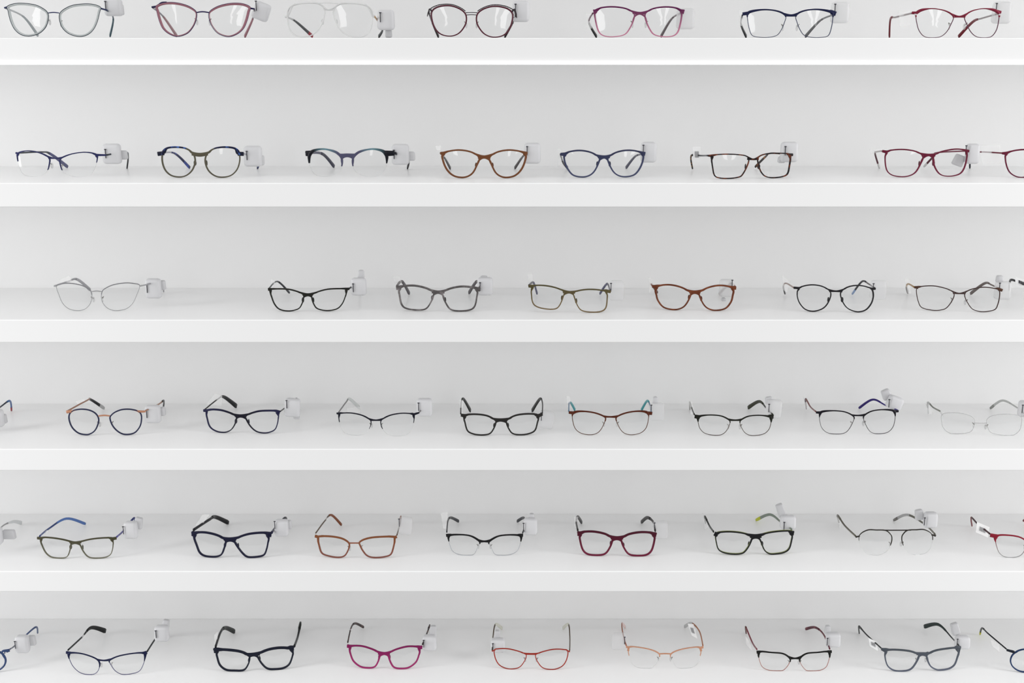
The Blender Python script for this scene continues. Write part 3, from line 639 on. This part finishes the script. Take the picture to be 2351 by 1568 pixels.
# fifth shelf
G(4, (0,1140), 'glasses with white temple tip cut off by the left edge, fifth shelf',
  ell(-690,335,-420,525), (-320,335,-50,525), [(-422,390,12),(-370,388,12),(-318,390,12)], [(-685,360,20),(-710,350,18)], [(-60,365,18),(-40,345,14)],
  [(-700,345),(-600,250),(-530,215),(-470,260)], [(-40,340),(20,250),(110,212),(180,222)],
  [('rim','m:#b4b4b6',None,(6,6,5,6),0)], tm=('m:#b0b0b0','c:#e4e6e6:.8',.5), th=(2.2,7), fd=2, tag=(-25,330,90,150), tab=(75,318,118,80))
G(4, (0,1140), 'olive translucent rectangular glasses with blue temples, fifth shelf',
  [(342,365),(360,345),(440,348),(530,362),(590,380),(597,410),(585,470),(560,510),(500,518),(430,508),(385,470),(355,410)], (672,350,952,519),
  [(588,383,20),(632,389,22),(684,384,20)], [(350,352,26),(316,350,22)], [(938,358,26),(982,350,24)],
  [(330,338),(410,272),(560,186),(720,230)], [(980,345),(1045,285),(1130,182),(1135,245)],
  [('rim','v:#4c4934:#7c7a68',None,(11,8,6,7),0)], tm=('p:#46568c','c:#6484c0:.8',.5), tmR=('p:#5a56a0','p:#3c4480',.5), th=(3,4.6), pads='p',
  tag=(1105,280,112,148), tab=(1168,222,72,100,12), pin=(1040,287), lab=[(372,300),(398,282),(408,296),(384,314)],
  R=[(955,372),(950,350),(880,348),(780,357),(700,374),(672,388),(675,405),(705,465),(745,508),(800,518),(880,513),(930,490),(950,440)])
G(4, (400,1140), 'thick navy square glasses with black temple, fifth shelf',
  [(165,315),(190,303),(260,302),(340,318),(405,345),(435,375),(420,440),(395,490),(340,507),(260,500),(215,470),(190,410),(172,360)], (505,305,800,510),
  [(420,356,34),(470,362,36),(520,356,34)], [(176,316,44),(150,312,44)], [(786,318,44),(820,320,46)],
  [(160,285),(295,195),(345,172),(455,220)], [(820,308),(855,262),(935,185),(945,240)],
  [('rim','p:#1a1b36',None,(17,15,12,14),0)], tm=('p:#222228','p:#18181c',.45), tmR=('p:#26264a','p:#3a3c44',.5), fd=4.2, th=(4.5,7.5), tl=3, pads='p',
  tag=(905,262,118,144), tab=(968,235,50,76), pin=(848,243), lab=[(180,240),(240,150),(300,150),(210,270)],
  R=[(800,330),(782,308),(720,305),(630,315),(560,336),(515,358),(510,380),(540,430),(580,480),(620,508),(690,508),(755,492),(780,440),(792,380)])
G(4, (400,1140), 'orange-brown glasses with matching temple tip, fifth shelf',
  [(1212,345),(1240,334),(1330,337),(1410,352),(1462,380),(1478,410),(1465,455),(1435,500),(1380,512),(1300,500),(1245,475),(1222,410)], (1562,338,1860,514),
  [(1474,392,10),(1520,392,10),(1566,392,10)], [(1214,340,22),(1188,333,26)], [(1858,344,22),(1878,338,24)],
  [(1192,312),(1270,205),(1325,156),(1410,238)], [(1877,328),(1900,250),(1912,170),(1900,215)],
  [('rim','v:#8c5434:#8c5448',None,(15,13,10,14),0)], bm_='m:#a05c40', tm=('m:#6a5a4c','p:#8a4a26',.55), fd=3, th=(2.2,5),
  tag=(1950,245,112,152,5), pin=(1897,222), clear=2, lab=[(1262,205),(1290,175),(1300,188),(1275,215)],
  R=[(1862,350),(1850,338),(1770,338),(1670,345),(1600,362),(1563,385),(1565,405),(1590,455),(1630,500),(1690,514),(1770,508),(1825,488),(1848,430)])
G(4, (620,1140), 'black browline glasses with silver wire lower rims, fifth shelf',
  [(1505,350),(1520,325),(1600,320),(1680,328),(1735,352),(1770,385),(1750,430),(1720,485),(1670,494),(1600,490),(1545,465),(1520,420)], (1845,322,2118,494),
  [(1762,381,19),(1805,378,16),(1853,381,19)], [(1514,328,30),(1486,327,26)], [(2108,328,30),(2133,325,26)],
  [(1490,302),(1500,205),(1525,178),(1590,208)], [(2131,308),(2150,240),(2140,180),(2085,208)],
  [('rim','m:#c0c2c8',None,(4,4,4,4),0), ('brow_bar','p:#161618',(-.4,5.3),[8,26,16,12,12,15,18,10],0,.0004)], em='p:#161618', bm_='p:#161618', tm=('t:#33343a:#5a5a5c:140','t:#2c3038:#585858:140',.5), fd=2.4, th=(3,5.5),
  tag=(2195,250,118,144), tab=(2206,168,50,56), pin=(2138,258), lab=[(1440,140),(1500,130),(1490,270),(1460,270)])
G(4, (1240,1140), 'thick dark red square glasses on the fifth shelf',
  [(335,320),(365,298),(450,295),(540,312),(595,340),(610,365),(590,425),(550,480),(490,493),(410,487),(365,455),(342,390)], (685,300,965,497),
  [(597,346,30),(648,351,34),(699,348,30)], [(342,314,42),(316,312,40)], [(954,320,42),(978,322,40)],
  [(318,288),(305,215),(318,172),(350,218)], [(972,292),(955,215),(905,178),(855,215)],
  [('rim','v:#4e1226:#761a3a',None,(17,15,12,15),0)], tm=('p:#33302e','p:#2c2a2a',.5), fd=4, th=(4,6.5), tl=2.6, pads='p',
  tag=(1012,280,130,148), pin=(965,255), clear=2, lab=[(285,170),(320,170),(320,270),(290,260)])
G(4, (1240,1140), 'black rectangular glasses with lime green edges, fifth shelf',
  [(1480,330),(1500,305),(1590,297),(1690,305),(1765,325),(1788,345),(1770,400),(1735,455),(1700,480),(1630,485),(1550,473),(1505,445),(1488,390)], (1852,292,2122,484),
  [(1772,330,40),(1818,336,40),(1866,330,40)], [(1488,320,38),(1470,312,38)], [(2112,308,36),(2138,308,40)],
  [(1465,300),(1430,250),(1390,170),(1395,220)], [(2125,280),(2040,222),(1940,152),(1825,196)],
  [('rim','p:#17171a',None,(10,9,8,8),0), ('edge_lining','p:#8f9a50',None,(12,11,10,10),0,-.0016)], tm=('p:#2a2c2a','p:#3a3c38',.5), tmR=('p:#8a9488','c:#8a958a:.85',.45,'p:#d8e04a'), fd=3, th=(3.4,5), pads='p',
  tag=(2090,215,132,118), tab=(2030,115,72,118,-22), pin=(2058,250), lab=[(1370,140),(1395,180),(1430,250),(1390,280)],
  R=[(2130,310),(2118,292),(2030,292),(1930,305),(1865,325),(1850,350),(1870,400),(1895,455),(1935,482),(1990,483),(2060,470),(2100,440),(2118,385)])
G(4, (1711,1140), 'half-rim geometric glasses with straight double top bar, fifth shelf',
  [(965,325),(1030,283),(1110,282),(1185,286),(1225,318),(1237,350),(1228,400),(1195,460),(1130,492),(1060,490),(1000,465),(965,400)], (1320,280,1575,490),
  [(1170,284,9),(1285,284,9),(1395,283,9)], [(967,332,10),(930,342,14)], [(1572,322,12),(1606,330,18)],
  [(935,338),(840,245),(780,160),(790,215)], [(1605,322),(1515,235),(1370,154),(1255,198)],
  [('brow_bar','m:#37332f',(-.6,6.2),[4,6,9,9,9,9,8,8,8,5],0)], tm=('p:#6e6a5e','p:#77746a',.5), tmR=('p:#7a786e','c:#c4c4c4:.7',.6,'p:#8a8884'), fd=2, th=(3.2,4.6),
  tag=(1562,195,112,135), tab=(1467,152,74,92,-10), pin=(1512,212), lab=[(750,110),(775,170),(820,220),(800,270)])
G(4, (1711,1140), 'red browline glasses with barcode label, cut by the right edge, fifth shelf',
  [(2108,350),(2140,325),(2230,326),(2310,340),(2360,370),(2370,420),(2330,490),(2270,512),(2190,508),(2140,470),(2115,400)], (2450,330,2740,515),
  [(2364,385,13),(2408,384,13),(2456,387,13)], [(2122,336,36),(2066,325,32)], [(2735,340,30),(2760,338,28)],
  [(2066,318),(1960,230),(1907,178),(1912,245)], [(2758,325),(2640,240),(2440,160),(2345,205)],
  [('rim','v:#8a3038:#a4a4a4',None,(6,6,5,6),0), ('brow_bar','p:#962034',(-.7,4.5),[6,32,14,12,12,12,8],0,.0004)], em='p:#962034', bm_='p:#962034', tm=('p:#4a3034','p:#8a3a40',.6), fd=2.4, th=(3,4),
  tag=(2700,300,115,140), lab=[(1955,215),(2060,258),(2045,345),(1945,300)], code=True)
# lowest shelf
G(5, (0,1380), 'blue round glasses with white rivets cut off by the left edge, lowest shelf',
  ell(-620,405,-335,600), (-235,405,48,600), [(-338,462,24),(-285,462,24),(-232,462,24)], [(-610,435,32),(-650,420,24)], [(30,428,34),(80,414,24)],
  [(-650,410),(-560,280),(-490,225),(-420,265)], [(80,410),(135,368),(295,222),(318,268)],
  [('rim','p:#3c4f78',None,(13,13,11,16),0)], tm=('m:#6a7084','p:#5a6a90',.5), fd=3.2, th=(2.4,3.6), pads='p', dots=[(35,430),(54,430)],
  tag=(190,360,114,152), tab=(268,330,70,88), pin=(128,372))
G(5, (0,1380), 'navy metal glasses with open black temples, lowest shelf',
  [(580,455),(600,435),(690,442),(780,470),(830,500),(842,540),(825,590),(790,616),(730,618),(670,600),(620,555),(590,500)], (925,435,1222,618),
  [(832,496,15),(878,501,14),(930,498,15)], [(588,440,30),(558,432,24)], [(1210,442,32),(1238,432,30)],
  [(570,418),(690,305),(770,224),(890,252)], [(1238,430),(1320,305),(1395,225),(1410,285)],
  [('rim','m:#52507c',None,(5,5,5,5),0), ('brow_bar','m:#20264a',(-.7,5.3),[6,26,16,10,10,12,15,8],0,.0004)], em='m:#20264a', bm_='m:#20264a', tm=('m:#2a2c30','p:#1c1e1e',.5), fd=2.2, th=(3,8.5),
  tag=(1365,270,118,138), tab=(1400,190,62,75,10), pin=(1315,282), lab=[(675,310),(705,280),(715,290),(690,320)],
  R=[(1225,455),(1208,436),(1120,440),(1010,460),(945,485),(922,505),(940,545),(975,590),(1030,617),(1110,612),(1175,590),(1210,530)])
G(5, (440,1380), 'thick dark navy rectangular glasses without a tag, lowest shelf',
  [(210,430),(230,410),(320,412),(410,425),(470,450),(490,475),(478,530),(440,580),(360,585),(290,578),(240,540),(218,480)], (555,390,845,570),
  [(470,450,32),(525,450,32),(575,442,32)], [(216,416,48),(190,416,46)], [(836,398,46),(862,395,42)],
  [(200,390),(245,260),(285,226),(360,258)], [(865,385),(895,300),(918,190),(905,238)],
  [('rim','p:#191d2e',None,(22,12,13,13),0)], tm=('p:#232428','p:#202422',.5), fd=4.2, th=(4.5,8.5), tl=3, pads='p', lab=[(190,290),(218,258),(218,375),(195,370)],
  R=[(855,425),(838,400),(750,393),(660,405),(590,430),(557,450),(560,475),(595,530),(640,568),(700,573),(770,565),(820,535),(845,480)])
G(5, (440,1380), 'translucent magenta cat-eye glasses, lowest shelf',
  [(1332,395),(1350,378),(1430,378),(1510,400),(1570,428),(1588,455),(1570,515),(1540,555),(1480,562),(1420,550),(1365,505),(1340,445)], (1660,382,1925,568),
  [(1572,441,22),(1625,442,25),(1672,441,22)], [(1338,384,32),(1312,378,30)], [(1915,390,32),(1945,390,30)],
  [(1315,352),(1345,225),(1380,188),(1450,220)], [(1946,370),(1985,270),(2008,205),(1995,235)],
  [('rim','v:#8a1c5c:#aa2c70',None,(13,14,10,13),0)], tm=('t:#2e2224:#6a4a44:140','t:#2e2224:#6a4a44:140',.5), fd=3.4, th=(3,4.6), pads='p',
  tag=(2005,350,118,134), tab=(2038,252,60,100), pin=(1957,362), lab=[(1325,250),(1345,235),(1358,240),(1340,262)])
G(5, (1060,1380), 'red-orange metal glasses with cream temple tips, lowest shelf',
  [(275,415),(310,402),(390,402),(470,420),(530,442),(545,460),(530,505),(490,555),(440,570),(380,568),(320,540),(285,485)], (622,406,895,574),
  [(538,446,15),(582,446,16),(630,447,15)], [(282,412,11),(255,422,9)], [(886,416,11),(912,426,9)],
  [(256,418),(264,300),(285,197),(340,230)], [(911,420),(912,300),(900,197),(855,228)],
  [('rim','m:#b03c30',None,(8,7,5,8),0)], tm=('m:#6a5c50','c:#dcdcd0:.85',.6), fd=2.2, th=(2,6.5),
  tag=(305,372,122,122), tab=(300,280,50,75), pin=(263,390))
G(5, (1060,1380), 'rose gold half-rim glasses with pale tag at left, lowest shelf',
  [(1405,410),(1420,385),(1500,390),(1590,408),(1650,432),(1670,460),(1650,510),(1610,560),(1550,566),(1480,558),(1430,520),(1412,460)], (1760,388,2018,566),
  [(1664,445,11),(1715,443,11),(1768,445,11)], [(1410,390,20),(1386,386,18)], [(2010,395,20),(2038,388,20)],
  [(1388,378),(1358,265),(1352,190),(1378,220)], [(2036,380),(2005,255),(1940,188),(1880,215)],
  [('brow_bar','m:#dca284',(-.2,5.2),[18,14,9,9,10,12,8],0)], tm=('m:#b0705a','c:#e8d0cc:.85',.6), tmR=('m:#b87c5c','c:#c8c8c8:.8',.6), fd=2, th=(2.4,6),
  tag=(1330,338,128,142), pin=(1374,335), clear=2, lab=[(1905,190),(1955,195),(1988,315),(1940,290)], code=True)
G(5, (1711,1380), 'black browline glasses with pink lower rims and red mottled temple, lowest shelf',
  [(112,450),(130,425),(220,432),(310,440),(360,465),(380,495),(365,535),(325,580),(280,587),(200,582),(145,555),(120,500)], (458,425,712,588),
  [(373,486,15),(420,483,14),(466,486,15)], [(118,432,30),(96,430,24)], [(702,430,30),(728,425,24)],
  [(100,412),(60,350),(5,222),(8,268)], [(715,408),(660,280),(590,222),(510,235)],
  [('rim','m:#b8847c',None,(5,5,5,5),0), ('brow_bar','p:#161614',(-.5,5.4),[10,24,14,11,12,14,16,8],0,.0004)], em='p:#161614', bm_='p:#161614', tm=('p:#8a4a54','p:#6a4038',.6), tmR=('t:#5a2030:#8a4048:140','t:#5a2030:#944850:140',.5), fd=2.4, th=(3,5),
  tag=(740,325,122,124), tab=(695,238,50,70), pin=(692,345), lab=[(0,290),(40,350),(60,420),(10,370)])
G(5, (1711,1380), 'blue-grey translucent plastic glasses, lowest shelf at right',
  [(1180,430),(1200,412),(1280,410),(1380,420),(1445,440),(1465,460),(1445,510),(1400,570),(1340,588),(1260,585),(1205,550),(1182,490)], (1530,394,1795,580),
  [(1447,441,30),(1495,446,30),(1545,436,30)], [(1186,416,40),(1148,404,20)], [(1784,396,40),(1813,396,38)],
  [(1148,400),(1025,285),(962,218),(960,262)], [(1805,378),(1745,312),(1630,198),(1510,215)],
  [('rim','v:#525860:#646a7a',None,(15,13,10,11),0)], tm=('m:#3a3c3c','p:#3a3e3c',.6), tmR=('m:#3a4040','p:#34403e',.5), fd=3.4, th=(2.4,7.5),
  tag=(1830,345,122,114), tab=(1770,232,72,108,-18), pin=(1788,352), lab=[(1040,310),(1110,345),(1120,420),(1050,380)], code=True,
  R=[(1805,410),(1785,393),(1700,400),(1610,415),(1550,440),(1530,460),(1540,505),(1565,550),(1610,576),(1650,580),(1720,568),(1765,535),(1790,470)])
G(5, (1711,1380), 'dark blue round glasses with yellow temple tip, cut by the right edge, lowest shelf',
  ell(2237,405,2500,598), (2590,405,2860,598), [(2498,462,20),(2545,462,20),(2592,462,20)], [(2262,428,22),(2205,412,18)], [(2850,430,20),(2890,420,18)],
  [(2205,408),(2050,275),(1998,228),(1980,278)], [(2888,412),(2780,290),(2640,230)],
  [('rim','p:#243c66',None,(11,11,10,11),0)], em='p:#1e2430', tm=('m:#26282c','p:#26282a',.5,'p:#d4d43c'), fd=3.2, th=(2.4,3.6), pads='p', lab=[(2070,330),(2140,360),(2145,430),(2085,380)])
# ---------------------------------------------------------------- light
wd = bpy.data.worlds.new('daylit_room'); S.world = wd; wd.use_nodes = True
N = wd.node_tree.nodes; L = wd.node_tree.links; bg = N['Background']
tc = N.new('ShaderNodeTexCoord'); sp = N.new('ShaderNodeSeparateXYZ'); L.new(tc.outputs['Generated'], sp.inputs[0])
def mr(src, a, b, c, d):
    m = N.new('ShaderNodeMapRange'); m.interpolation_type = 'SMOOTHSTEP'
    for k, v in enumerate((a, b, c, d)): m.inputs[k+1].default_value = v
    L.new(src, m.inputs[0]); return m.outputs[0]
def op(k, a, b):
    m = N.new('ShaderNodeMath'); m.operation = k; L.new(a, m.inputs[0]); L.new(b, m.inputs[1]); return m.outputs[0]
z, y = sp.outputs[2], sp.outputs[1]; bg.inputs[0].default_value = (1, 1, 1, 1)
ceil_ = mr(z, .1, .6, 0, .92)                                                            # white ceiling
high = op('MULTIPLY', op('MULTIPLY', mr(z, 0, .35, 0, .12), mr(z, .5, .9, 1, 0)), mr(y, -.8, -.1, 1, 0))
mid = op('MULTIPLY', op('MULTIPLY', mr(z, -.6, -.1, 0, .55), mr(z, .1, .6, 1, 0)), mr(y, -.9, .2, 1, 0))    # the pale shop opposite
L.new(op('ADD', op('ADD', ceil_, high), mid), bg.inputs[1])
def area(name, loc, tgt, sx, sy, e):
    l = bpy.data.lights.new(name, 'AREA'); l.shape = 'RECTANGLE'; l.size = sx; l.size_y = sy; l.energy = e
    o = bpy.data.objects.new(name, l); COL.objects.link(o); o.location = loc
    o.rotation_euler = (Vector(tgt)-Vector(loc)).to_track_quat('-Z', 'Y').to_euler(); return o
for s in (-1, 1): area('side_fill', (s*3, .75, 1.4), (s, 1.9, 1.1), .9, 2.4, 61)  # added fill lamps that lighten the left and right ends
for x in (-1.0, 1.2, 1.7): area('shop_window', (x, -2.2, 2.0), (x*.45, 1.9, 1.2), .2, 1.1, 3)
vs = S.view_settings
S.display_settings.display_device = 'sRGB'
vs.view_transform = 'Standard'; vs.look = 'None'; vs.exposure = 0; vs.gamma = 1; vs.use_curve_mapping = False
S.cycles.transparent_max_bounces = 24
